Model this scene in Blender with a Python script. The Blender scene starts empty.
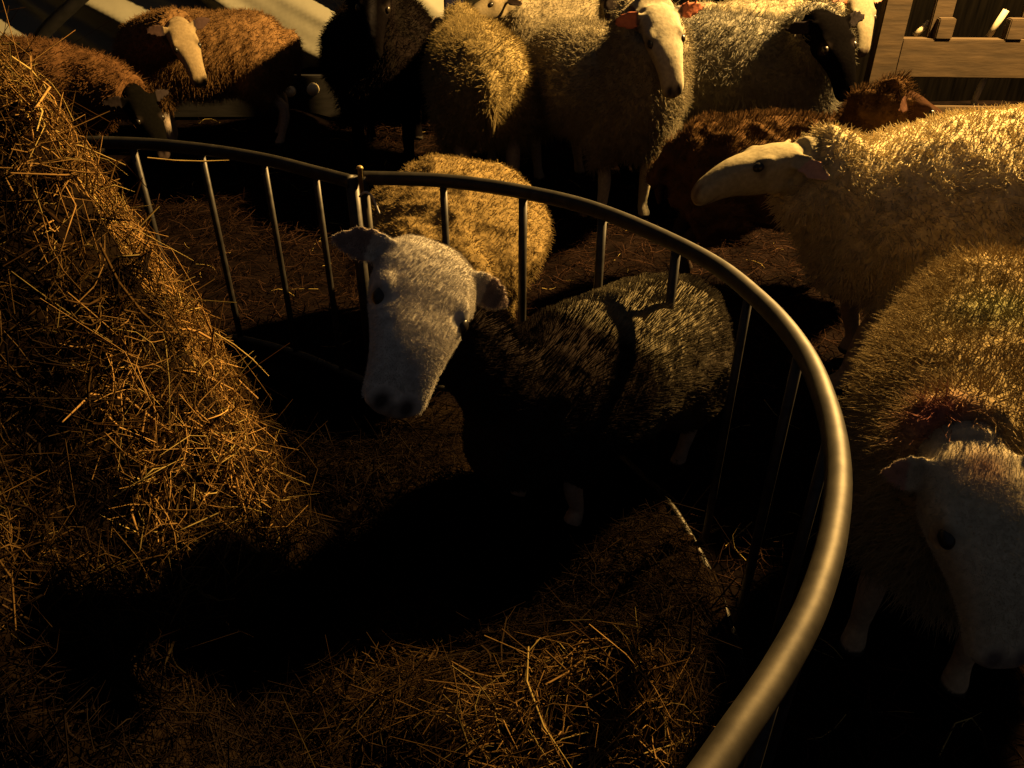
import bpy, bmesh, math, random
import numpy as np
from mathutils import Vector, Matrix, noise

random.seed(7); RNG = np.random.default_rng(11)
scene = bpy.context.scene
COL = scene.collection
V = Vector
def nrm(v): return V(v).normalized()

# ------------------------------------------------------------------ scene objects
def link(o, parent=None):
    COL.objects.link(o)
    if parent is not None: o.parent = parent
    return o
def tag(o, label=None, cat=None, group=None, kind=None):
    if label: o['label'] = label
    if cat: o['category'] = cat
    if group: o['group'] = group
    if kind: o['kind'] = kind
    return o
def empty(name, loc):
    o = bpy.data.objects.new(name, None); o.location = loc; o.empty_display_size = .1
    return link(o)
def mesh_np(name, v, f):
    me = bpy.data.meshes.new(name)
    v = np.asarray(v, np.float32); n = len(v)
    me.vertices.add(n); me.vertices.foreach_set('co', v.ravel())
    f = np.asarray(f, np.int32); k = f.shape[1]
    me.loops.add(f.size); me.loops.foreach_set('vertex_index', f.ravel())
    me.polygons.add(len(f))
    me.polygons.foreach_set('loop_start', np.arange(0, f.size, k, dtype=np.int32))
    me.polygons.foreach_set('loop_total', np.full(len(f), k, np.int32))
    me.update(calc_edges=True); me.validate()
    return me
def smooth(me): me.polygons.foreach_set('use_smooth', np.ones(len(me.polygons), bool)); me.update()
def set_col(me, cols, name='Col'):
    """one colour per vertex, stored on the corners"""
    a = me.color_attributes.new(name, 'BYTE_COLOR', 'CORNER')
    li = np.empty(len(me.loops), np.int32); me.loops.foreach_get('vertex_index', li)
    c = np.ones((len(me.loops), 4), np.float32); c[:, :3] = np.asarray(cols)[li]
    a.data.foreach_set('color', c.ravel())
    me.color_attributes.active_color_index = 0
    me.color_attributes.render_color_index = 0
def vco(me):
    a = np.empty(len(me.vertices)*3, np.float32); me.vertices.foreach_get('co', a); return a.reshape(-1, 3)
def place(name, me, base, mat=None, parent=None, world_parent=None):
    """mesh given in world space; origin goes to base"""
    b = V(base)
    me.transform(Matrix.Translation(-b))
    if mat: me.materials.append(mat)
    o = bpy.data.objects.new(name, me)
    o.location = b - (V(world_parent) if world_parent is not None else V((0, 0, 0)))
    return link(o, parent)

# ------------------------------------------------------------------ materials
def new_mat(name, rough=.8):
    m = bpy.data.materials.new(name); m.use_nodes = True
    nt = m.node_tree; bs = nt.nodes['Principled BSDF']
    bs.inputs['Roughness'].default_value = rough
    bs.inputs['Specular IOR Level'].default_value = .25
    return m, nt, bs
def noise_mat(name, c1, c2, scale=12, rough=.8, bump=.3, metallic=0, stretch=(1,1,1), detail=6, spec=.25, bdist=.01):
    m, nt, bs = new_mat(name, rough)
    N = nt.nodes; L = nt.links
    bs.inputs['Metallic'].default_value = metallic
    bs.inputs['Specular IOR Level'].default_value = spec
    tc = N.new('ShaderNodeTexCoord'); mp = N.new('ShaderNodeMapping'); mp.inputs['Scale'].default_value = stretch
    no = N.new('ShaderNodeTexNoise'); no.inputs['Scale'].default_value = scale; no.inputs['Detail'].default_value = detail
    rp = N.new('ShaderNodeValToRGB')
    rp.color_ramp.elements[0].position = .32; rp.color_ramp.elements[1].position = .7
    rp.color_ramp.elements[0].color = (*c1, 1); rp.color_ramp.elements[1].color = (*c2, 1)
    L.new(tc.outputs['Object'], mp.inputs[0]); L.new(mp.outputs[0], no.inputs['Vector']); L.new(no.outputs['Fac'], rp.inputs[0])
    L.new(rp.outputs[0], bs.inputs['Base Color'])
    if bump:
        b = N.new('ShaderNodeBump'); b.inputs['Strength'].default_value = bump; b.inputs['Distance'].default_value = bdist
        L.new(no.outputs['Fac'], b.inputs['Height']); L.new(b.outputs[0], bs.inputs['Normal'])
    return m
def attr_mat(name, rough=.9, scale=60, var=.25, bump=.4, bdist=.004, sheen=0, spec=.15):
    """colour from the vertex colours, varied by noise"""
    m, nt, bs = new_mat(name, rough); N = nt.nodes; L = nt.links
    bs.inputs['Specular IOR Level'].default_value = spec
    at = N.new('ShaderNodeAttribute'); at.attribute_name = 'Col'
    tc = N.new('ShaderNodeTexCoord')
    no = N.new('ShaderNodeTexNoise'); no.inputs['Scale'].default_value = scale; no.inputs['Detail'].default_value = 5
    mr = N.new('ShaderNodeMapRange'); mr.inputs[1].default_value = .3; mr.inputs[2].default_value = .7
    mr.inputs[3].default_value = 1-var; mr.inputs[4].default_value = 1+var*.6
    mx = N.new('ShaderNodeVectorMath'); mx.operation = 'SCALE'
    L.new(tc.outputs['Object'], no.inputs['Vector']); L.new(no.outputs['Fac'], mr.inputs[0])
    L.new(at.outputs['Color'], mx.inputs[0]); L.new(mr.outputs[0], mx.inputs['Scale']); L.new(mx.outputs[0], bs.inputs['Base Color'])
    if bump:
        b = N.new('ShaderNodeBump'); b.inputs['Strength'].default_value = bump; b.inputs['Distance'].default_value = bdist
        L.new(no.outputs['Fac'], b.inputs['Height']); L.new(b.outputs[0], bs.inputs['Normal'])
    return m
M = {}
M['skin'] = attr_mat('sheep_skin', .9, 90, .2, .35, .003, spec=0)
M['wool'] = attr_mat('sheep_wool', 1, 45, .25, .8, .01, spec=0)
M['eye'] = noise_mat('eye_dark', (.006, .005, .004), (.015, .011, .007), 40, .3, 0, spec=.3)
M['rail'] = noise_mat('galvanised_worn', (0.024, 0.020, 0.014), (0.050, 0.043, 0.031), 35, .58, .15, .75, spec=.5, bdist=.002)
M['bar'] = noise_mat('bar_steel', (0.0155, 0.01364, 0.0124), (0.0558, 0.0496, 0.0434), 30, .5, .2, .6, spec=.4, bdist=.002)
M['pin'] = noise_mat('pin_brass', (0.248, 0.1736, 0.062), (0.372, 0.279, 0.1116), 30, .4, .1, .4)
M['wire'] = noise_mat('wire_pale', (0.279, 0.2604, 0.2232), (0.434, 0.4092, 0.3596), 30, .5, .1)
M['hay'] = attr_mat('hay', .8, 30, .3, 0, spec=.0)
M['floor'] = noise_mat('barn_floor', (.0025, .0018, .0016), (.008, .005, .004), 9, .95, .8, bdist=.03, spec=0)
M['wall'] = noise_mat('barn_boards', (.0008, .0007, .0006), (.0025, .002, .0015), 6, .95, .3, stretch=(8, 8, .6), spec=0)
M['tarp'] = noise_mat('white_sheet', (0.15, 0.143, 0.11), (0.205, 0.195, 0.15), 3.5, .6, .25, spec=.15, bdist=.03)
M['wood'] = noise_mat('gate_wood', (0.021, 0.0125, 0.005), (0.04, 0.0245, 0.0105), 7, .85, .35, stretch=(1, 6, 6), bdist=.006)
M['greyboard'] = noise_mat('grey_board', (0.007, 0.006, 0.0055), (0.014, 0.012, 0.011), 7, .9, .3, stretch=(1, 5, 5))
M['disc'] = noise_mat('pale_disc', (.6, .5, .3), (.8, .7, .45), 40, .6, .2)
M['blue'] = noise_mat('navy_plastic', (.008, .009, .025), (.02, .02, .05), 15, .45, .1)
M['black'] = noise_mat('black_pipe', (.008, .008, .008), (.02, .018, .018), 15, .6, .1)
M['palerod'] = noise_mat('pale_rod', (0.217, 0.186, 0.124), (0.31, 0.2728, 0.186), 15, .7, .2)

# ------------------------------------------------------------------ shells
def tube_shell(pts, radii, seg=14, caps=True):
    """closed tube along points (each with a radius or (side, up) radii)"""
    pts = [V(p) for p in pts]; n = len(pts)
    verts = []; faces = []
    prev = None
    for i, p in enumerate(pts):
        t = (pts[min(i+1, n-1)] - pts[max(i-1, 0)]).normalized()
        if prev is None:
            a = V((0, 0, 1)) if abs(t.z) < .9 else V((0, 1, 0))
            u = (a - t*a.dot(t)).normalized()
        else:
            u = (prev - t*prev.dot(t)).normalized()
        prev = u; s = t.cross(u)
        r = radii[i] if hasattr(radii, '__len__') else radii
        rs, ru = (r if hasattr(r, '__len__') else (r, r))
        for k in range(seg):
            a = 2*math.pi*k/seg
            verts.append(p + s*(rs*math.cos(a)) + u*(ru*math.sin(a)))
    for i in range(n-1):
        for k in range(seg):
            k2 = (k+1) % seg
            faces.append((i*seg+k, i*seg+k2, (i+1)*seg+k2, (i+1)*seg+k))
    if caps:
        faces.append(tuple(reversed(range(seg)))); faces.append(tuple((n-1)*seg+k for k in range(seg)))
    return verts, faces
def resample(pts, n, closed=False):
    """Catmull-Rom through points"""
    P = [V(p) for p in pts]; m = len(P); out = []
    segs = m if closed else m-1
    for i in range(n):
        t = i/(n if closed else n-1)*segs; k = min(int(t), segs-1); f = t-k
        g = (lambda j: P[j % m]) if closed else (lambda j: P[max(0, min(m-1, j))])
        a, b, c, d = g(k-1), g(k), g(k+1), g(k+2)
        out.append(.5*((2*b)+(c-a)*f+(2*a-5*b+4*c-d)*f*f+(3*b-a-3*c+d)*f**3))
    return out
class Shells:
    def __init__(s): s.v = []; s.f = []
    def add(s, vf):
        b = len(s.v); s.v += [V(x) for x in vf[0]]; s.f += [tuple(i+b for i in f) for f in vf[1]]; return s
    def ellipsoid(s, c, ax, ay, az, R=None):
        bm = bmesh.new(); bmesh.ops.create_icosphere(bm, subdivisions=3, radius=1)
        R = R or Matrix.Identity(3)
        vs = [V(c) + R @ V((v.co.x*ax, v.co.y*ay, v.co.z*az)) for v in bm.verts]
        fs = [tuple(v.index for v in f.verts) for f in bm.faces]; bm.free()
        return s.add((vs, fs))
    def mesh(s, name):
        me = bpy.data.meshes.new(name); me.from_pydata([tuple(v) for v in s.v], [], s.f); me.update()
        bm = bmesh.new(); bm.from_mesh(me); bmesh.ops.recalc_face_normals(bm, faces=bm.faces); bm.to_mesh(me); bm.free()
        return me
    def solid(s, name, voxel, smooth_it=3):
        """fuse the shells into one continuous surface"""
        me = s.mesh(name); o = link(bpy.data.objects.new('tmp', me))
        r = o.modifiers.new('r', 'REMESH'); r.mode = 'VOXEL'; r.voxel_size = voxel
        if smooth_it:
            q = o.modifiers.new('s', 'SMOOTH'); q.iterations = smooth_it; q.factor = .5
        dg = bpy.context.evaluated_depsgraph_get(); dg.update()
        out = bpy.data.meshes.new_from_object(o.evaluated_get(dg)); out.name = name
        bpy.data.objects.remove(o); bpy.data.meshes.remove(me); out.materials.clear(); smooth(out)
        return out

# ------------------------------------------------------------------ sheep
WOOL = .28                               # unwashed wool is duller than bare face hair
FLOCK = 'flock of sheep in the barn'
HEAD = [(-.058, -.020, .040, .030, .034), (-.030, -.004, .060, .034, .060), (.010, .004, .067, .038, .076), (.050, .007, .071, .040, .086),
        (.085, .008, .067, .039, .088), (.120, .011, .058, .040, .080), (.155, .011, .050, .039, .067), (.190, .006, .0445, .036, .056),
        (.220, -.001, .042, .032, .048), (.246, -.008, .041, .027, .041), (.264, -.015, .035, .020, .032), (.276, -.021, .018, .010, .016)]
TORSO = [(-.475, -.04, .045, .06), (-.455, -.03, .11, .13), (-.40, -.015, .165, .18), (-.30, 0, .195, .2), (-.15, 0, .21, .205), (0, -.005, .215, .21),
         (.15, -.005, .205, .205), (.27, -.01, .18, .19), (.36, -.02, .145, .165), (.42, -.03, .10, .125), (.45, -.035, .05, .06)]
def lerp3(a, b, t): return tuple(a[i]+(b[i]-a[i])*t for i in range(3))

def sheep(label, pos, heading, poll, face, dorsal=None, roll=0, s=1, head_s=1, ws=1., pitch=0, base_z=0, front_z=0, rear_z=0, fleece=(.55, .45, .3), skin=(.6, .52, .4),
          leg=None, muzzle=(.05, .035, .03), ear=None, ear_in=(.35, .2, .15), face_fn=None, fleece_fn=None, voxel=.008, locks=14000, lock_len=.035, lock_r=.0026,
          ear_droop=.15, ear_back=.25, ear_len=.125, curl=.4, step=0, neck_w=1, lump=.012, head_hair=0, hw=1., fleece_neck=.9, eyes=True, ls=1., dip=0.):
    h = nrm((heading[0], heading[1], 0)); lft = V((-h.y, h.x, 0)); up = V((0, 0, 1))
    cp, sp = math.cos(pitch), math.sin(pitch)
    hx = h*cp + up*sp; hz = up*cp - h*sp
    base = V((pos[0], pos[1], base_z)); cz = .525*s
    def T(x, y, z):                      # local -> world: pitch turns about the body's middle
        return base + V((0, 0, cz)) + hx*(x*s*ls) + lft*(y*s*ws) + hz*(z*s-cz)
    f = nrm(face); d = V(dorsal) if dorsal is not None else (up if abs(f.z) < .95 else h)
    u = (d - f*d.dot(f)).normalized(); left = u.cross(f)
    if roll:
        R = Matrix.Rotation(roll, 3, f); u = R @ u; left = R @ left
    P = V(poll); hs = s*head_s if head_s else s
    def Hd(t, y, z): return P + f*(t*hs) + left*(y*hs*hw) + u*(z*hs)
    # --- head loft
    def head_shell(o=0.):
        vs = []; fs = []; seg = 28
        for (t, z0, w, ht, hb) in HEAD:
            for k in range(seg):
                a = 2*math.pi*k/seg; c, q = math.cos(a), math.sin(a)
                e = .82
                cx = math.copysign(abs(c)**e, c); qz = math.copysign(abs(q)**e, q)
                wz = w*(1 - .22*max(0, -qz)**2)
                vs.append(Hd(t, (wz+o)*cx, z0 + ((ht+o)*qz if qz > 0 else (hb+o)*qz)))
        n = len(HEAD)
        for i in range(n-1):
            for k in range(seg):
                k2 = (k+1) % seg
                fs.append((i*seg+k, i*seg+k2, (i+1)*seg+k2, (i+1)*seg+k))
        fs.append(tuple(range(seg))); fs.append(tuple((n-1)*seg+k for k in range(seg)))
        return vs, fs
    HR = Matrix((f, left, u)).transposed()
    def torso_shell(o):
        vs = []; fs = []; seg = 26
        for (x, dz, w, hh) in TORSO:
            for k in range(seg):
                a = 2*math.pi*k/seg; c, q = math.cos(a), math.sin(a)
                vs.append(T(x, (w+o)*c*(1-.12*max(0, -q)), .515+dz+(hh+o)*q))
        n = len(TORSO)
        for i in range(n-1):
            for k in range(seg):
                k2 = (k+1) % seg
                fs.append((i*seg+k, i*seg+k2, (i+1)*seg+k2, (i+1)*seg+k))
        fs.append(tuple(range(seg))); fs.append(tuple((n-1)*seg+k for k in range(seg)))
        return vs, fs
    # --- neck curve
    A = T(.25, 0, .52); B = Hd(-.02, 0, -.03)
    c1 = A + hx*(.16*s) + up*(.06*s); c2 = B - f*(.04*hs) - u*(.05*hs) - h*(.04*s) - up*dip
    def bez(t): return A*(1-t)**3 + c1*(3*t*(1-t)**2) + c2*(3*t*t*(1-t)) + B*t**3
    def neck(o, tmax=1.):
        n = 9; ts = [tmax*i/(n-1) for i in range(n)]
        rr = [((.135-.065*t**.8)*s*neck_w + o) for t in ts]
        return tube_shell([bez(t) for t in ts], [(r*.88, r) for r in rr], 20)
    body = Shells(); body.add(torso_shell(-.038)); body.add(neck(0)); body.add(head_shell())
    for sd in (1, -1):
        body.ellipsoid(Hd(.066, sd*.052, .034), .026*hs, .015*hs, .011*hs, HR)       # brow
        body.ellipsoid(Hd(.045, sd*.040, -.045), .042*hs, .022*hs, .034*hs, HR)     # cheek
        body.ellipsoid(Hd(.252, sd*.018, -.014), .018*hs, .015*hs, .014*hs, HR)     # nostril wing
        # ear: flat leaf, cupped
        ax = nrm((-ear_back, sd*1., -ear_droop)); er = ear_len*hs
        axw = HR @ ax; root = Hd(-.008, sd*.05, .008)
        nr = HR @ nrm((.50, sd*.15, .80)); nr = (nr - axw*nr.dot(axw)).normalized(); wv = nr.cross(axw)
        prof = [(0, .019, .013), (.15, .026, .012), (.35, .033, .010), (.55, .033, .009), (.75, .025, .008), (.9, .014, .006), (1, .005, .004)]
        vs = []; fs = []; seg = 12
        for (q, w, th) in prof:
            for k in range(seg):
                a = 2*math.pi*k/seg; y = math.cos(a)
                cup = .010*(y*y) * (1 if q < .95 else .2)
                vs.append(root + axw*(er*q) + wv*(w*hs*y) + nr*((th*.6*math.sin(a)+cup-.004)*hs) - HR @ V((0, 0, 1))*(.02*q*q*hs))
        n = len(prof)
        for i in range(n-1):
            for k in range(seg):
                k2 = (k+1) % seg; fs.append((i*seg+k, i*seg+k2, (i+1)*seg+k2, (i+1)*seg+k))
        fs.append(tuple(range(seg))); fs.append(tuple((n-1)*seg+k for k in range(seg)))
        body.add((vs, fs))
    thigh = []
    for sd in (1, -1):
        for fr in (1, 0):
            if fr: js = [(.26, .10, .44), (.235, .105, .36), (.262, .10, .2), (.255, .10, .07), (.27, .10, .03), (.285, .10, .0)]; rr = [.07, .055, .029, .021, .026, .028]
            else: js = [(-.32, .11, .46), (-.24, .125, .37), (-.395, .11, .225), (-.365, .11, .07), (-.35, .11, .03), (-.335, .11, .0)]; rr = [.11, .085, .033, .022, .026, .028]
            g = front_z if fr else rear_z
            st = step*(1 if (sd > 0) == bool(fr) else -1)
            hip = T(js[0][0], sd*js[0][1], js[0][2]); pts = []
            for (x, y, z) in js:
                k = z/js[0][2]
                q = T(x, sd*y, js[0][2]) if fr else T(x, sd*y, js[0][2])
                flat = base + h*((x+st*(1-k))*s) + lft*(y*sd*s*ws)
                zz = g + .014*s + (hip.z-g-.014*s)*k
                pts.append(V((q.x*k+flat.x*(1-k), q.y*k+flat.y*(1-k), zz)))
            sm = resample(pts, 16); rs = np.interp(np.linspace(0, 5, 16), range(6), rr)*s
            body.add(tube_shell(sm, [r*(.72 if i < 6 else 1) for i, r in enumerate(rs)], 12))
            thigh.append((sm[:6], list(rs[:6])))
    # tail
    tl = [T(-.455, 0, .60), T(-.50, 0, .56), T(-.515, 0, .46), T(-.505, 0, .36)]
    body.add(tube_shell(resample(tl, 8), [.03*s, .032*s, .032*s, .03*s, .028*s, .024*s, .018*s, .01*s], 10))
    me = body.solid('sheep', voxel*s, 4)
    # --- colours of the skin by place on the head and legs
    co = vco(me); rel = co - np.array(P); t = rel@np.array(f)/hs; y = rel@np.array(left)/hs/hw; z = rel@np.array(u)/hs
    skin = tuple(.45*q for q in skin); c = np.tile(np.array(skin, np.float32), (len(co), 1))
    c[:] = np.array(fleece)*.7*WOOL
    onhead = (np.abs(y) < .09) & (t > -.06) & (t < .3) & (np.abs(z) < .13)
    c[onhead | ((t > -.12) & (np.linalg.norm(rel, axis=1) < .3*s))] = skin
    legc = np.array(leg if leg else skin); low = (co[:, 2] < base_z + .36*s) & ~onhead & (np.linalg.norm(rel, axis=1) > .3*s)
    c[low] = legc
    gz = np.where((rel@np.array(h)) > -.35*s, front_z, rear_z)
    c[low & (co[:, 2] < gz + .035*s)] = (.03, .025, .02)
    earm = (np.abs(y) > .074) & (np.abs(y) < .3) & (t < .06) & (t > -.12) & (z > -.09) & (z < .08)
    if ear: c[earm] = ear
    no = np.empty(len(co)*3, np.float32); me.vertices.foreach_get('normal', no); no = no.reshape(-1, 3)
    c[earm & (no@np.array(nrm(f*.5+u*.8)) > .35) & (np.abs(y) > .085)] = ear_in
    mz = np.array(muzzle)
    d1 = np.minimum(np.hypot((t-.262)/.018, (y-.017)/.013), np.hypot((t-.262)/.018, (y+.017)/.013))
    k = np.clip(1.4-d1, 0, 1)*(z > -.03)*onhead
    c = c*(1-k[:, None]) + mz*k[:, None]
    k = np.clip(1-np.abs(y)/.012, 0, 1)*np.clip((t-.255)/.01, 0, 1)*onhead           # philtrum
    c = c*(1-k[:, None]*.8) + mz*k[:, None]*.8
    k = np.clip(1-np.abs(z+.040+(t-.25)*.35)/.006, 0, 1)*np.clip((t-.195)/.02, 0, 1)*onhead   # mouth line
    c = c*(1-k[:, None]*.85) + mz*k[:, None]*.85
    d2 = np.minimum(np.hypot((t-.086)/.024, (y-.059)/.032)+np.abs(z-.024)/.045, np.hypot((t-.086)/.024, (y+.059)/.032)+np.abs(z-.024)/.045)
    k = np.clip(1.25-d2, 0, 1)*onhead*.75
    c = c*(1-k[:, None]) + np.array((.03, .022, .018))*k[:, None]
    if face_fn: c = face_fn(c, t, y, z, onhead | earm)
    set_col(me, c)
    root = place('sheep', me, base, M['skin'])
    tag(root, label, 'sheep', FLOCK)
    # --- eyes
    if eyes:
        for sd in (1, -1):
            e = Shells(); e.ellipsoid(Hd(.090, sd*.0575, .0255), .0165*hs, .0125*hs, .0135*hs, HR)
            em = e.mesh('eye'); smooth(em); place('eye', em, Hd(.090, sd*.0575, .0255), M['eye'], root, base)
    # --- fleece
    fl = Shells(); fl.add(torso_shell(.018)); fl.add(neck(.036*s, fleece_neck))
    for pts, rs in thigh: fl.add(tube_shell(pts, [r+.02*s for r in rs], 12))
    fl.add(tube_shell(resample(tl, 8)[:6], [.045*s, .05*s, .048*s, .045*s, .04*s, .03*s], 10))
    fm = fl.solid('fleece', .016*s, 5)
    co = vco(fm); no = np.empty(len(co)*3, np.float32); fm.vertices.foreach_get('normal', no); no = no.reshape(-1, 3)
    so = V((pos[0]*7.3, pos[1]*3.1, 0))
    dd = np.array([noise.noise(V(p)*9+so)*lump + noise.noise(V(p)*26+so)*lump*.7 for p in co])
    co = co + no*dd[:, None]; fm.vertices.foreach_set('co', co.astype(np.float32).ravel()); fm.update()
    fc = np.tile(np.array(fleece, np.float32)*WOOL, (len(co), 1))
    loc = np.stack([(co-np.array(base))@np.array(h)/s, (co-np.array(base))@np.array(lft)/s, (co[:, 2]-base_z)/s], 1)
    vv = np.array([noise.noise(V(p)*5+so) for p in co])
    fc *= (1+.18*vv)[:, None]
    belly = np.clip((.36-loc[:, 2])/.15, 0, 1)[:, None]; fc = fc*(1-belly*.45)                 # wool darker toward the belly
    if fleece_fn: fc = fleece_fn(fc, loc, co)
    set_col(fm, np.clip(fc, 0, 1))
    fo = place('fleece', fm, base, M['wool'], root, base)
    if locks: hair(fo, locks, lock_len*s, lock_r*s, curl)
    if head_hair:
        vg = root.vertex_groups.new(name='face'); wt = (onhead | earm | ((t > -.12) & (t < 0) & (np.abs(y) < .09) & (np.abs(z) < .1))) & (d2 > 1.15) & (d1 > 1.5)
        vg.add([int(i) for i in np.nonzero(wt)[0]], 1.0, 'REPLACE')
        hair(root, head_hair, .006, .0005, .15).vertex_group_density = 'face'
    return root
def hair(o, n, length, rad, rnd):
    ps = o.modifiers.new('wool', 'PARTICLE_SYSTEM').particle_system; st = ps.settings
    ps.seed = random.randint(1, 9999)
    st.type = 'HAIR'; st.count = n; st.hair_length = length; st.hair_step = 4
    st.use_advanced_hair = True
    q = length/4; st.normal_factor = q*.75; st.factor_random = q*rnd*1.3; st.object_align_factor[2] = -.35*q; st.brownian_factor = 0
    st.length_random = .5
    st.render_step = 3; st.display_step = 2; st.use_hair_bspline = False
    st.root_radius = 1; st.tip_radius = .25; st.radius_scale = rad; st.shape = 0
    st.use_modifier_stack = False; st.emit_from = 'FACE'; st.use_emit_random = True; st.use_even_distribution = True; st.distribution = 'RAND'
    st.child_type = 'NONE'; st.display_percentage = 5
    return ps

# main sheep, head turned to the camera: its body comes in through the bars of the ring
fS1 = nrm((-.20, -.77, -.61)); lS1 = V((.91, .27, -.30)); dS1 = fS1.cross(lS1)
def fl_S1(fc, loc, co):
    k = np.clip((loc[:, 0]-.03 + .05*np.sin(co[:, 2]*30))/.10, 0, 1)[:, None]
    fl = np.clip((.67-loc[:, 2])/.10, 0, 1)[:, None]*.82; fc = fc*(1-fl) + np.array((.05, .04, .03))*fl   # shade on the flanks painted into the wool, back left pale
    return fc*(1-k) + np.array((.012, .009, .008))*k  # shadow over the shoulders painted into the fleece colour
sheep('white-faced sheep with shaded shoulders looking up from inside the ring feeder', (.20, 1.46), (-.50, -.62), (-.122, 1.07, .802), fS1, dS1, s=.74, head_s=1.08, hw=1.36, base_z=.0,
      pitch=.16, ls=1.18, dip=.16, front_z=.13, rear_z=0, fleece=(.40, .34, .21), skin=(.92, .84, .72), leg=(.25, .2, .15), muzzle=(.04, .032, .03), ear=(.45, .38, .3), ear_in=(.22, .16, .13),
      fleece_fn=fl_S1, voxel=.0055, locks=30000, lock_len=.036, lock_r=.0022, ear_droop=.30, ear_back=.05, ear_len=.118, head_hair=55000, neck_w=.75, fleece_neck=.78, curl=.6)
# tan sheep feeding through the far side of the ring
sheep('tan sheep with its head down at the far side of the ring feeder', (-.17, 2.28), (.05, -1), (-.12, 1.80, .36), (-.1, -.4, -.9), s=.70, fleece=(.60, .42, .17), skin=(.45, .36, .25), ws=1.75,
      locks=20000, lock_len=.025, pitch=-.10, lump=.016)
# cream sheep at the back facing the camera
sheep('cream sheep facing the camera with pink ear and shaggy chest, behind the ring', (.37, 3.52), (.40, -.92), (.525, 3.10, .835), (.20, -.55, -.80), (.15, -.8, .5), s=1.0, fleece=(.66, .56, .36), skin=(.62, .55, .39),
      muzzle=(.02, .015, .014), ear=(.10, .06, .05), ear_in=(.42, .14, .08), locks=20000, lock_len=.04, roll=.1, ear_droop=-.12, ear_back=.1, neck_w=1.35)
sheep('tan sheep turned away with its round rump lit, beside the black sheep', (-.16, 3.80), (-.15, .99), (-.30, 4.42, .62), (-.3, .5, -.8), s=.98, fleece=(.66, .50, .22), skin=(.5, .4, .28), locks=20000, lock_len=.04)
sheep('black sheep standing head-on in front of the white sheet', (-.63, 4.12), (.06, -1), (-.575, 3.72, .87), (-.06, -.42, -.9), (0, -.9, .4), s=1.05, fleece=(.020, .015, .013), skin=(.006, .005, .005),
      muzzle=(.01, .01, .01), ear_in=(.02, .015, .015), locks=16000, ws=1.12,
      face_fn=lambda c, t, y, z, m: c + (np.clip(1-np.abs(y)/.02, 0, 1)*np.clip((t-.02)/.05, 0, 1)*(t < .2)*m*(z > 0))[:, None]*np.array((.02, .018, .02)))
sheep('brown-fleeced sheep with a pale forehead turned sideways below the white sheet', (-1.60, 4.40), (-.97, -.25), (-1.53, 3.98, .65), (.36, -.45, -.82), (.2, -.8, .5), s=.92, fleece=(.46, .26, .11), skin=(.48, .36, .20),
      muzzle=(.015, .012, .01), ear=(.03, .02, .02), ear_in=(.05, .03, .025), leg=(.3, .24, .18), locks=16000, ear_droop=-.2, roll=-.2)
sheep('rust-brown sheep side-on behind the hay heap', (-2.20, 3.72), (1, -.1), (-1.60, 3.55, .44), (.35, -.35, -.87), s=.91, fleece=(.34, .17, .07), skin=(.007, .006, .005), ear_in=(.02, .015, .015), leg=(.05, .04, .03), locks=14000)
sheep('grey-fleeced black-faced sheep standing left of the wooden gate', (.93, 3.70), (.95, -.3), (1.235, 3.36, .765), (.22, -.60, -.76), (.1, -.7, .6), s=1.04, fleece=(.46, .42, .32), skin=(.004, .0035, .0035), muzzle=(.01, .01, .01),
      ear_in=(.015, .012, .012), locks=20000, lock_len=.05, ear_droop=.05)
sheep('pale sheep with its long neck squeezed between the black face and the gate post', (1.34, 4.55), (1, -.1), (1.75, 4.42, .72), (.08, -.5, -.85), s=.96, fleece=(.64, .54, .34), skin=(.26, .22, .15), ear=(.4, .16, .08), locks=14000, lump=.03)
sheep('small dark brown sheep with a curly poll in front of the black-faced sheep', (.93, 2.66), (1, -.12), (1.19, 2.50, .70), (.8, -.2, -.55), s=.82, fleece=(.20, .11, .05), skin=(.06, .03, .018), leg=(.03, .02, .015),
      locks=20000, lock_len=.045, curl=.8, fleece_neck=1.12, lump=.03, ear_in=(.06, .03, .02))
# cream sheep hurrying past on the right
sheep('large cream sheep passing side-on at right with its head stretched forward', (1.27, 2.08), (-.97, -.10), (.690, 2.02, .675), (-.93, -.10, -.34), s=1.04, head_s=.86, pitch=-.09, fleece=(1.55, 1.28, .74), skin=(.55, .47, .30), leg=(.2, .15, .1), muzzle=(.1, .07, .05),
      locks=30000, lock_len=.03, ear_droop=.35, ear_back=.6, step=.08, voxel=.007, neck_w=1.05)
# nearest sheep at the right edge, head hanging
def fl_S12(fc, loc, co):
    g = np.exp(-(((co-np.array((.84, 1.22, .74)))/np.array((.09, .07, .12)))**2).sum(1))[:, None]
    fc = fc*(1-g*.55) + np.array((.06, .13, .05))*g*.55
    g = np.exp(-(((co-np.array((.585, .93, .66)))/np.array((.06, .05, .06)))**2).sum(1))[:, None]
    return fc*(1-g*.95) + np.array((.22, .022, .06))*g*.95
def fc_S12(c, t, y, z, m):
    g = (np.exp(-((t+.01)/.03)**2-((y-.0)/.03)**2)*m*(z > -.01))[:, None]
    return c*(1-g*.32) + np.array((.30, .05, .03))*g*.32
sheep('cream sheep hanging its head outside the ring, purple mark on its nape', (.865, 1.20), (-.50, -.86), (.645, .865, .582), (.03, -.74, -.67), (-.05, -.75, .4), s=.90, head_s=1.02, hw=1.15, ear_len=.075, fleece=(.80, .60, .29), skin=(.80, .69, .47), leg=(.3, .22, .13),
      muzzle=(.1, .08, .07), fleece_fn=fl_S12, face_fn=fc_S12, locks=40000, lock_len=.04, lock_r=.0018, voxel=.006, ear_droop=.12, ear_back=.1, fleece_neck=.94, head_hair=40000, curl=.6)
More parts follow.
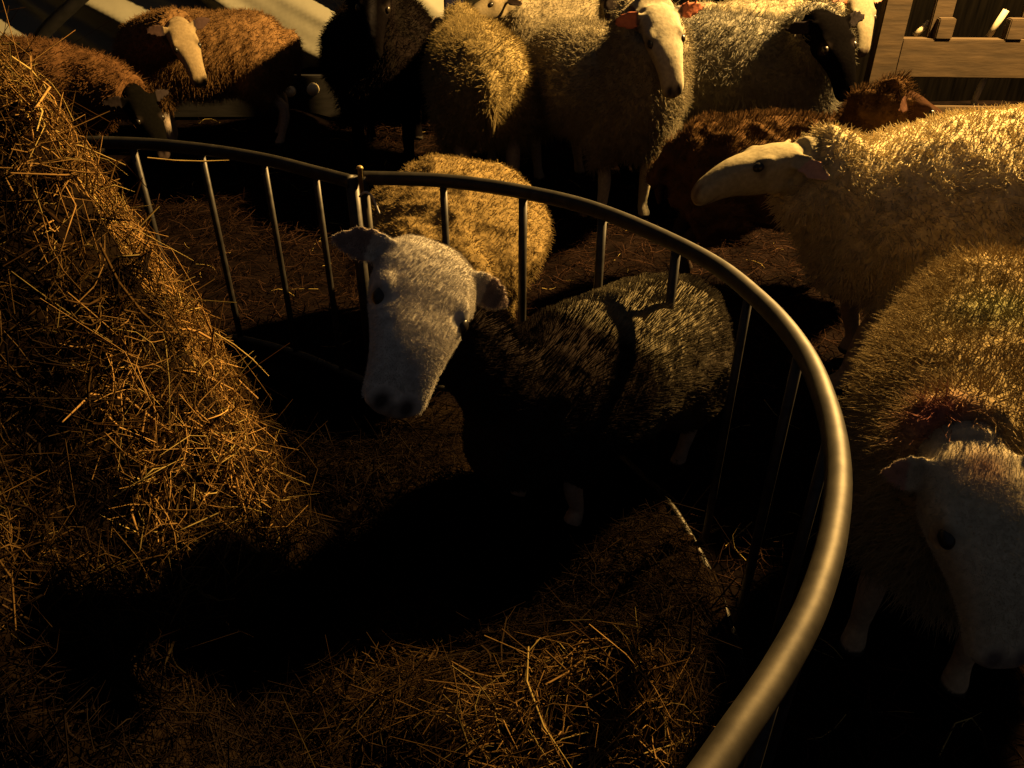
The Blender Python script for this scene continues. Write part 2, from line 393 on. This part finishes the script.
# behind the front rank
sheep('pale sheep peering left between the lit rump and the cream sheep', (.33, 4.84), (-1, -.06), (-.06, 4.66, .70), (-.8, -.45, -.4), s=.94, fleece=(.60, .50, .32), skin=(.34, .27, .16), ear=(.03, .02, .016), ear_in=(.03, .02, .016), locks=12000)
sheep('black-and-white faced sheep partly hidden behind the cream sheep', (.60, 4.36), (-.15, -.99), (.480, 4.00, .80), (-.05, -.5, -.86), s=.88, fleece=(.6, .5, .32), skin=(.7, .6, .42), ear=(.02, .015, .015), locks=12000,
      face_fn=lambda c, t, y, z, m: np.where(((y < .02) & m)[:, None], np.array((.02, .016, .015)), c))
sheep('black sheep half hidden at the back near the timber post', (1.26, 5.0), (1, .02), (1.53, 4.86, .70), (.2, -.6, -.75), s=.80, fleece=(.02, .016, .014), skin=(.006, .005, .005), muzzle=(.01, .01, .01), ear_in=(.01, .01, .01), locks=10000)

# ------------------------------------------------------------------ ring feeder
ZT, ZB = .65, .045
RIGHT = [(-.371, 1.925), (-.176, 1.906), (.019, 1.828), (.196, 1.699), (.37, 1.457), (.438, 1.264), (.460, 1.091), (.447, .933), (.415, .795), (.368, .676), (.316, .579), (.262, .502), (.202, .430), (.125, .345), (.01, .25)]
LEFT = [(-.395, 1.925), (-.5, 1.998), (-.66, 2.105), (-.856, 2.195), (-1.067, 2.25), (-1.3, 2.25), (-1.6, 2.12), (-1.86, 1.8), (-1.96, 1.4), (-1.88, .9), (-1.62, .5), (-1.2, .2), (-.8, .09), (-.4, .09), (-.01, .24)]
RBOT = RIGHT[:4] + [(.345, 1.47), (.400, 1.29), (.426, 1.10), (.427, .93), (.40, .80), (.36, .68), (.31, .58), (.25, .50), (.18, .43), (.11, .345), (0, .25)]
feeder = empty('ring_feeder', (-.62, 1.1, 0)); FB = V((-.62, 1.1, 0))
tag(feeder, 'steel ring hay feeder with a curved top rail and upright bars', 'feeder')
def part(name, vf, mat, sm=True, parent=feeder, base=FB):
    me = Shells().add(vf).mesh(name)
    if sm: smooth(me)
    c = sum((v.co for v in me.vertices), V())/len(me.vertices)
    return place(name, me, c, mat, parent, base)
part('top_rail', tube_shell(resample([(x, y, ZT+.004) for x, y in RIGHT], 140), .0168, 16), M['rail'])
part('top_rail', tube_shell(resample([(x, y, ZT-.006) for x, y in LEFT], 140), .0168, 16), M['rail'])
part('bottom_rail', tube_shell(resample([(x, y, ZB) for x, y in RBOT], 110), .009, 10), M['rail'])
part('bottom_rail', tube_shell(resample([(x, y, ZB) for x, y in LEFT], 110), .012, 10), M['rail'])
BARS = [(-.168, 1.903), (.026, 1.824), (.201, 1.694), (.334, 1.513), (.428, 1.300), (.460, 1.10), (.443, .895), (.373, .685), (.258, .497), (.10, .328)]
BARS += [(-.5, 1.998), (-.66, 2.105), (-.856, 2.195), (-1.067, 2.25), (-1.29, 2.25), (-1.51, 2.17), (-1.7, 2.01), (-1.84, 1.83), (-1.92, 1.61), (-1.96, 1.38), (-1.94, 1.13), (-1.87, .9), (-1.75, .68), (-1.58, .46), (-1.38, .31), (-1.16, .19), (-.93, .11), (-.68, .085), (-.42, .09), (-.2, .15)]
for x, y in BARS:
    w = .0095 + .001*math.sin(x*40)
    part('bar', tube_shell([(x, y, ZT-.005), (x, y, .4), (x, y, .2), (x, y, ZB)], w, 12), M['bar'])
part('hinge_post', tube_shell([(-.396, 1.932, ZT+.005), (-.396, 1.932, .3), (-.396, 1.932, .01)], .0165, 12), M['bar'])
part('hinge_post', tube_shell([(-.364, 1.917, ZT+.012), (-.364, 1.917, .3), (-.364, 1.917, .01)], .012, 12), M['rail'])
part('hinge_pin', tube_shell([(-.368, 1.905, ZT+.04), (-.368, 1.905, ZT+.034), (-.368, 1.905, ZT+.033), (-.368, 1.905, ZT-.03)], [.006, .0095, .006, .005], 10), M['pin'])
tag(part('wire_tie', tube_shell(resample([(-.375, 1.90, ZT-.035), (-.360, 1.896, ZT-.022), (-.345, 1.895, ZT-.03), (-.335, 1.893, ZT-.055), (-.329, 1.892, ZT-.075)], 18), .003, 6), M['wire']), 'pale wire tie')

# ------------------------------------------------------------------ hay
def sstep(a, b, x):
    t = np.clip((x-a)/(b-a), 0, 1); return t*t*(3-2*t)
def vnoise(x, y, s, seed):
    return np.array([noise.noise(V((a*s, b*s, seed))) for a, b in zip(x.ravel(), y.ravel())]).reshape(x.shape)
def heap_h(x, y):
    edge = -.595 - .80*np.clip(y-1.1, 0, 1) + .06*np.sin(y*5.) + .04*np.sin(y*13+1)
    d = edge - x                                   # depth into the heap
    prof = np.interp(d, [-.48, -.34, -.24, -.17, -.11, -.03, .02, .07, .6, 1.2, 1.6], [.03, .07, .20, .42, .60, .84, .99, 1.02, 1.07, .95, .5])
    ylim = sstep(.10, .75, y)*.6 + .4*sstep(.5, 1.15, y)
    yback = 1-sstep(1.3, 1.9, y)
    h = prof*np.maximum(ylim, .25)*np.maximum(yback, .0)
    h = h*(1-sstep(1.6, 1.75, -x))
    for cx, cy, r, a in ((.10, .70, .20, .20), (-.08, .62, .20, .15), (.24, .80, .14, .12), (-.28, .80, .18, .13), (.05, 1.05, .3, .05), (.25, 1.15, .14, .07), (-.30, 1.42, .22, .10), (-.2, .45, .2, .12)):
        h = np.maximum(h, 0) + a*np.exp(-((x-cx)**2+(y-cy)**2)/(r*r))
    return h + .02
# inside-the-ring mask
RING = np.array([(v.x, v.y) for v in resample([(x, y, 0) for x, y in RIGHT], 60)] + [(v.x, v.y) for v in reversed(resample([(x, y, 0) for x, y in LEFT], 60))])
def inside(x, y, grow=0.):
    c = np.array((-.62, 1.1)); R = c + (RING-c)*(1-grow)
    a = np.arctan2(R[:, 1]-c[1], R[:, 0]-c[0]); r = np.hypot(R[:, 0]-c[0], R[:, 1]-c[1]); o = np.argsort(a)
    A = np.arctan2(y-c[1], x-c[0]); return np.hypot(x-c[0], y-c[1]) < np.interp(A, a[o], r[o], period=2*math.pi)
gx = np.arange(-2.0, .5, .022); gy = np.arange(.06, 2.3, .022); X, Y = np.meshgrid(gx, gy)
Z = heap_h(X, Y); Z = Z + (vnoise(X, Y, 7, 1.3)*.05 + vnoise(X, Y, 19, 4.1)*.028)*np.clip(Z*2.2, .15, 1)
Z = np.where(inside(X, Y, .03), np.maximum(Z, .004), -.05)
nx = len(gx); idx = np.arange(X.size).reshape(X.shape)
fq = np.stack([idx[:-1, :-1], idx[:-1, 1:], idx[1:, 1:], idx[1:, :-1]], -1).reshape(-1, 4)
vv3 = np.stack([X, Y, Z], -1).reshape(-1, 3)
fq = fq[(vv3[fq][:, :, 2] > -.04).all(1)]
def zat(x, y):
    i = np.clip(np.round((x-gx[0])/.022).astype(int), 0, nx-1); j = np.clip(np.round((y-gy[0])/.022).astype(int), 0, len(gy)-1)
    return Z[j, i]
def strands(P, D, L, Rd, bend, cols):
    """curved three-sided stalks, all in one mesh: P start, D direction, L length, Rd radius"""
    n = len(P); rings = 4
    D = D/np.linalg.norm(D, axis=1, keepdims=True)
    a = RNG.normal(size=(n, 3)); S = np.cross(D, a); S /= np.linalg.norm(S, axis=1, keepdims=True)+1e-9
    U = np.cross(D, S); B = bend*(RNG.normal(size=(n, 1))*S + RNG.normal(size=(n, 1))*U)
    vs = np.empty((n, rings, 3, 3), np.float32)
    for r in range(rings):
        t = r/(rings-1) - .5
        c = P + D*(L*t)[:, None] + B*(L*(t*t*2-.25))[:, None]
        rr = Rd*(1 if r < rings-1 else .5)
        for k in range(3):
            an = 2*math.pi*k/3
            vs[:, r, k] = c + S*(rr*math.cos(an))[:, None] + U*(rr*.6*math.sin(an))[:, None]
    q = []
    for r in range(rings-1):
        for k in range(3):
            k2 = (k+1) % 3; q.append((r*3+k, r*3+k2, (r+1)*3+k2, (r+1)*3+k))
    q = np.array(q); F = (q[None] + (np.arange(n)*rings*3)[:, None, None]).reshape(-1, 4)
    return vs.reshape(-1, 3), F, np.repeat(cols, rings*3, 0)
def hay_cols(n, lo=(.022, .010, .0035), hi=(.40, .23, .075), gold=.07):
    t = RNG.random((n, 1))**1.8; c = np.array(lo)*(1-t)+np.array(hi)*t
    g = RNG.random(n) < gold; c[g] = np.array((.32, .23, .075)); return c
# stalks on the heap
n = 130000
px = RNG.uniform(-1.5, .45, n); py = RNG.uniform(.1, 2.0, n)
gxx = (zat(px+.03, py)-zat(px-.03, py))/.06; gyy = (zat(px, py+.03)-zat(px, py-.03))/.06
area = np.sqrt(1+gxx**2+gyy**2)
keep = inside(px, py, .05) & (zat(px, py) > .01) & (RNG.random(n) < area/3.2) & ((px > -1.15)) & ((zat(px, py) > .09) | (RNG.random(n) < .55))
px, py, gxx, gyy = px[keep], py[keep], gxx[keep], gyy[keep]; n = len(px)
Nn = np.stack([-gxx, -gyy, np.ones(n)], 1); Nn /= np.linalg.norm(Nn, axis=1, keepdims=True)
D = RNG.normal(size=(n, 3)); D -= Nn*(D*Nn).sum(1)[:, None]*RNG.uniform(.5, 1.05, n)[:, None]; D /= np.linalg.norm(D, axis=1, keepdims=True)
Pp = np.stack([px, py, zat(px, py)+0], 1) + Nn*RNG.uniform(-.004, .03, n)[:, None]
L = RNG.lognormal(-2.6, .55, n).clip(.02, .32); Rr = RNG.uniform(.0005, .0013, n)*(1+1.2*(RNG.random(n) < .12))
hay_lit = np.clip((.05-(px+.30+.35*(py-.9)))/.15, 0, 1)*np.clip((zat(px, py)-.28)/.25, 0, 1)  # painted light: stalks bright up the heap, dark where the ring floor is shaded
hay_lit *= sstep(.55, 1.05, py)  # shade painted over the end nearest the camera
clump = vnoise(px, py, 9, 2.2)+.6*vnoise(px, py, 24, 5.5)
hay_lit = np.clip(hay_lit*(.75+1.2*clump), 0, 1)
hay_lit = np.maximum(hay_lit, .55*np.exp(-(((px-.08)/.15)**2+((py-.65)/.13)**2)**2))  # pool of light on the near mound, painted into the stalk colour
hay_lit = np.maximum(hay_lit, 0.12*np.exp(-(((px+.18)/.10)**2+((py-.82)/.22)**2)))
hc = hay_cols(n); hay_shade = hay_cols(n, (.003, .002, .0017), (.011, .0075, .0055), .0)  # lit stalk colours and a near-black set that paints the shade
hc = hc*hay_lit[:, None] + hay_shade*(1-hay_lit[:, None])
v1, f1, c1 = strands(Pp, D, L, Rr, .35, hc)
# a few broad bright stalks that stand out on the heap
big = [((-.86, 1.32, .93), (-.62, 1.28, .90), .003), ((-.64, 1.16, .78), (-.56, 1.22, .845), .0035), ((-.60, 1.02, .62), (-.46, .93, .42), .003), ((-.70, .9, .60), (-.56, .76, .40), .0035),
       ((-.78, 1.1, .80), (-.6, 1.05, .75), .003), ((-.66, .86, .45), (-.63, .8, .36), .003), ((-.53, 1.25, .60), (-.43, 1.2, .54), .003), ((-.62, 1.35, .88), (-.5, 1.40, .86), .0022)]
bp = np.array([(np.array(a)+np.array(b))/2 for a, b, r in big]); bd = np.array([np.array(b)-np.array(a) for a, b, r in big])
v2, f2, c2 = strands(bp, bd, np.linalg.norm(bd, axis=1), np.array([r for a, b, r in big])*.8, .08, np.tile((.3, .21, .07), (len(big), 1)))
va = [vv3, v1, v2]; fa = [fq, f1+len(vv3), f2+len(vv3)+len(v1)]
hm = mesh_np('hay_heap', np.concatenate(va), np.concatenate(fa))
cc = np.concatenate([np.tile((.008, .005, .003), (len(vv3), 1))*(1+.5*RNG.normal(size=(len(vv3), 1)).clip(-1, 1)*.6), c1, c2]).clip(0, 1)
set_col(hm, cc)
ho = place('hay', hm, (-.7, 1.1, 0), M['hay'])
tag(ho, 'heap of loose golden hay piled inside the ring feeder', 'hay', kind='stuff')

# ------------------------------------------------------------------ setting
def box_me(name, lo, hi, bev=0.):
    bm = bmesh.new(); bmesh.ops.create_cube(bm, size=1)
    for v in bm.verts: v.co = V([(lo[i]+hi[i])/2 + v.co[i]*(hi[i]-lo[i]) for i in range(3)])
    if bev: bmesh.ops.bevel(bm, geom=bm.edges[:], offset=bev, segments=2, affect='EDGES')
    me = bpy.data.meshes.new(name); bm.to_mesh(me); bm.free(); return me
def box(name, lo, hi, mat, parent=None, pb=None, bev=.006):
    return place(name, box_me(name, lo, hi, bev), ((lo[0]+hi[0])/2, (lo[1]+hi[1])/2, lo[2]), mat, parent, pb)
gx2 = np.linspace(-6, 6, 121); gy2 = np.linspace(-3, 7, 101); X2, Y2 = np.meshgrid(gx2, gy2)
Z2 = vnoise(X2, Y2, 2.5, 9.)*.012 - .012
Z2 += .10*np.exp(-((X2+1.32)**2/.06+(Y2-4.85)**2/.02))
i2 = np.arange(X2.size).reshape(X2.shape); fl = np.stack([i2[:-1, :-1], i2[:-1, 1:], i2[1:, 1:], i2[1:, :-1]], -1).reshape(-1, 4)
fm = mesh_np('floor', np.stack([X2, Y2, Z2], -1).reshape(-1, 3), fl); smooth(fm)
tag(place('floor', fm, (0, 0, 0), M['floor']), kind='structure')
box('wall_back', (-6, 5.45, -.1), (6, 5.57, 3.2), M['wall'], bev=0)['kind'] = 'structure'
box('wall_left', (-4.6, -3, -.1), (-4.5, 5.45, 3.2), M['wall'], bev=0)['kind'] = 'structure'
box('baseboard_back', (-4.4, 4.99, .0), (-.48, 5.05, .243), M['greyboard'])['kind'] = 'structure'
# straw litter on the floor
n = 26000
px = RNG.uniform(-1.9, 1.6, n); py = RNG.uniform(.3, 4.9, n); k = ~inside(px, py, -.02); px, py = px[k], py[k]; n = len(px)
D = RNG.normal(size=(n, 3)); D[:, 2] *= .25
v1, f1, c1 = strands(np.stack([px, py, RNG.uniform(0, .02, n)], 1), D, RNG.uniform(.03, .14, n), RNG.uniform(.0007, .0022, n), .25, hay_cols(n, (.007, .004, .003), (.042, .022, .014), .01))
lm = mesh_np('straw_litter', v1, f1); set_col(lm, c1)
tag(place('straw_litter', lm, (0, 2.5, 0), M['hay']), 'thin brown straw litter trodden over the barn floor', 'straw', kind='stuff')
# white sheet hung along the back wall
nu, nv = 200, 90
U, W = np.meshgrid(np.linspace(-4.3, .85, nu), np.linspace(.24, 2.1, nv))
Q = U*.62 + W*.80 + .10*np.sin(W*3+U); fold = .11*np.sin(Q*10.5+.6*np.sin(U*1.7))+.045*np.sin(Q*23+1.1+.5*np.sin(U*2)) + .012*np.sin(Q*43+U)
fold *= .45+.55*np.clip((W+.1)/1., 0, 1); yy = 5.20 - fold*.9 - .12*np.clip(1-(W-.2)/.5, 0, 1)*.3
ii = np.arange(U.size).reshape(U.shape); fq2 = np.stack([ii[:-1, :-1], ii[:-1, 1:], ii[1:, 1:], ii[1:, :-1]], -1).reshape(-1, 4)
tm = mesh_np('plastic_sheet', np.stack([U, yy, W + .03*np.sin(U*5)], -1).reshape(-1, 3), fq2); smooth(tm)
to = place('plastic_sheet', tm, (-1.8, 5.2, .24), M['tarp'])
so = to.modifiers.new('thick', 'SOLIDIFY'); so.thickness = .006
tag(to, 'white plastic sheet hanging in slanted folds along the back wall', 'sheet')
for i, (x, z, r, lab) in enumerate(((-1.325, .160, .030, 'round pale log end low on the grey board, the left and smaller one'), (-1.19, .172, .035, 'round pale log end low on the grey board, the right and larger one'))):
    me = Shells().add(tube_shell([(x, 5.00, z), (x, 4.955, z), (x, 4.95, z), (x, 4.943, z)], [r, r, r*.92, r*.3], 20)).mesh('log_end'); smooth(me)
    tag(place('log_end', me, (x, 4.97, z), M['disc']), lab, 'log', 'pale log ends on the grey board')
PIPE = [(-2.05, 4.8, 1.05), (-2.21, 4.8, .80), (-2.40, 4.8, .66), (-2.56, 4.8, .55), (-2.66, 4.8, .46), (-2.74, 4.8, .30), (-2.76, 4.8, 0)]
me = Shells().add(tube_shell(resample(PIPE, 30), .035, 14)).mesh('bent_pipe'); smooth(me)
tag(place('bent_pipe', me, (-2.76, 4.8, 0), M['black']), 'black bent pipe in front of the white sheet at far left', 'pipe')
tag(box('upright_board', (-.36, 4.62, 0), (-.26, 4.70, .98), M['blue'], bev=.01), 'dark navy upright board in front of the white sheet', 'board')
tag(box('timber_post', (1.60, 5.0, 0), (1.69, 5.1, 2.2), M['wood'], bev=.008), 'brown timber post rising behind the grey-fleeced sheep', 'post')
tag(box('timber_post', (1.74, 4.98, 0), (1.86, 5.1, 2.2), M['black'], bev=.008), 'black post just right of the brown timber post', 'post')

# wooden gate at the right
GB = V((1.97, 4.5, 0)); gate = empty('wooden_gate', GB)
tag(gate, 'brown wooden gate with a thick rail at the top right', 'gate')
gd = nrm((1, -.06, 0))
def gbox(name, x0, x1, z0, z1, th, mat, off=0):
    me = box_me(name, (x0, -th/2+off, z0), (x1, th/2+off, z1), .005)
    o = place(name, me, ((x0+x1)/2, 0, z0), mat, gate, (0, 0, 0)); o.location = V(((x0+x1)/2, off, z0)); 
    me.transform(Matrix.Translation(V((0, -off, 0)))); return o
gate.rotation_euler.z = math.atan2(-.06, 1)
gbox('stile', -.065, .065, 0, 1.5, .08, M['wood'])
gbox('rail', .065, 1.7, .35, .54, .07, M['wood'])
gbox('rail', .065, 1.7, 1.25, 1.40, .07, M['wood'])
gbox('rail', .065, 1.7, .08, .2, .07, M['wood'])
for x in (.25, .70, 1.15): gbox('slat', x-.05, x+.05, .54, 1.25, .035, M['wood'], .02)
for x in (.265, .62): gbox('block', x-.042, x+.042, .54, .64, .06, M['wood'], -.01)
for x0, z0, x1, z1 in ((.15, .54, .21, .61), (.53, .54, .58, .67), (.68, .54, .72, .68), (.545, .12, .58, .37)):
    me = Shells().add(tube_shell([(x0, .05, z0), ((x0+x1)/2, .05, (z0+z1)/2), (x1, .05, z1)], .016, 10)).mesh('pale_rod'); smooth(me)
    place('pale_rod', me, (x0, .05, z0), M['palerod'], gate, (0, 0, 0))

# ------------------------------------------------------------------ light and camera
w = bpy.data.worlds.new('World'); scene.world = w; w.use_nodes = True
w.node_tree.nodes['Background'].inputs[0].default_value = (.82, .86, 1.05, 1); w.node_tree.nodes['Background'].inputs[1].default_value = .045
ld = bpy.data.lights.new('barn_lamp', 'POINT'); ld.energy = 4300; ld.color = (1, .60, .19); ld.shadow_soft_size = .06
lo = link(bpy.data.objects.new('barn_lamp', ld)); lo.location = (2.70, 3.75, 2.80)
cd = bpy.data.cameras.new('Camera'); cd.sensor_width = 36; cd.lens = 28.125; cd.clip_start = .02
cam = link(bpy.data.objects.new('Camera', cd)); cam.location = (0, 0, 1.3); cam.rotation_euler = (math.radians(90-33), 0, 0)
scene.camera = cam
scene.view_settings.view_transform = 'Standard'; scene.view_settings.look = 'None'
scene.view_settings.exposure = 0; scene.view_settings.gamma = 1; scene.view_settings.use_curve_mapping = False
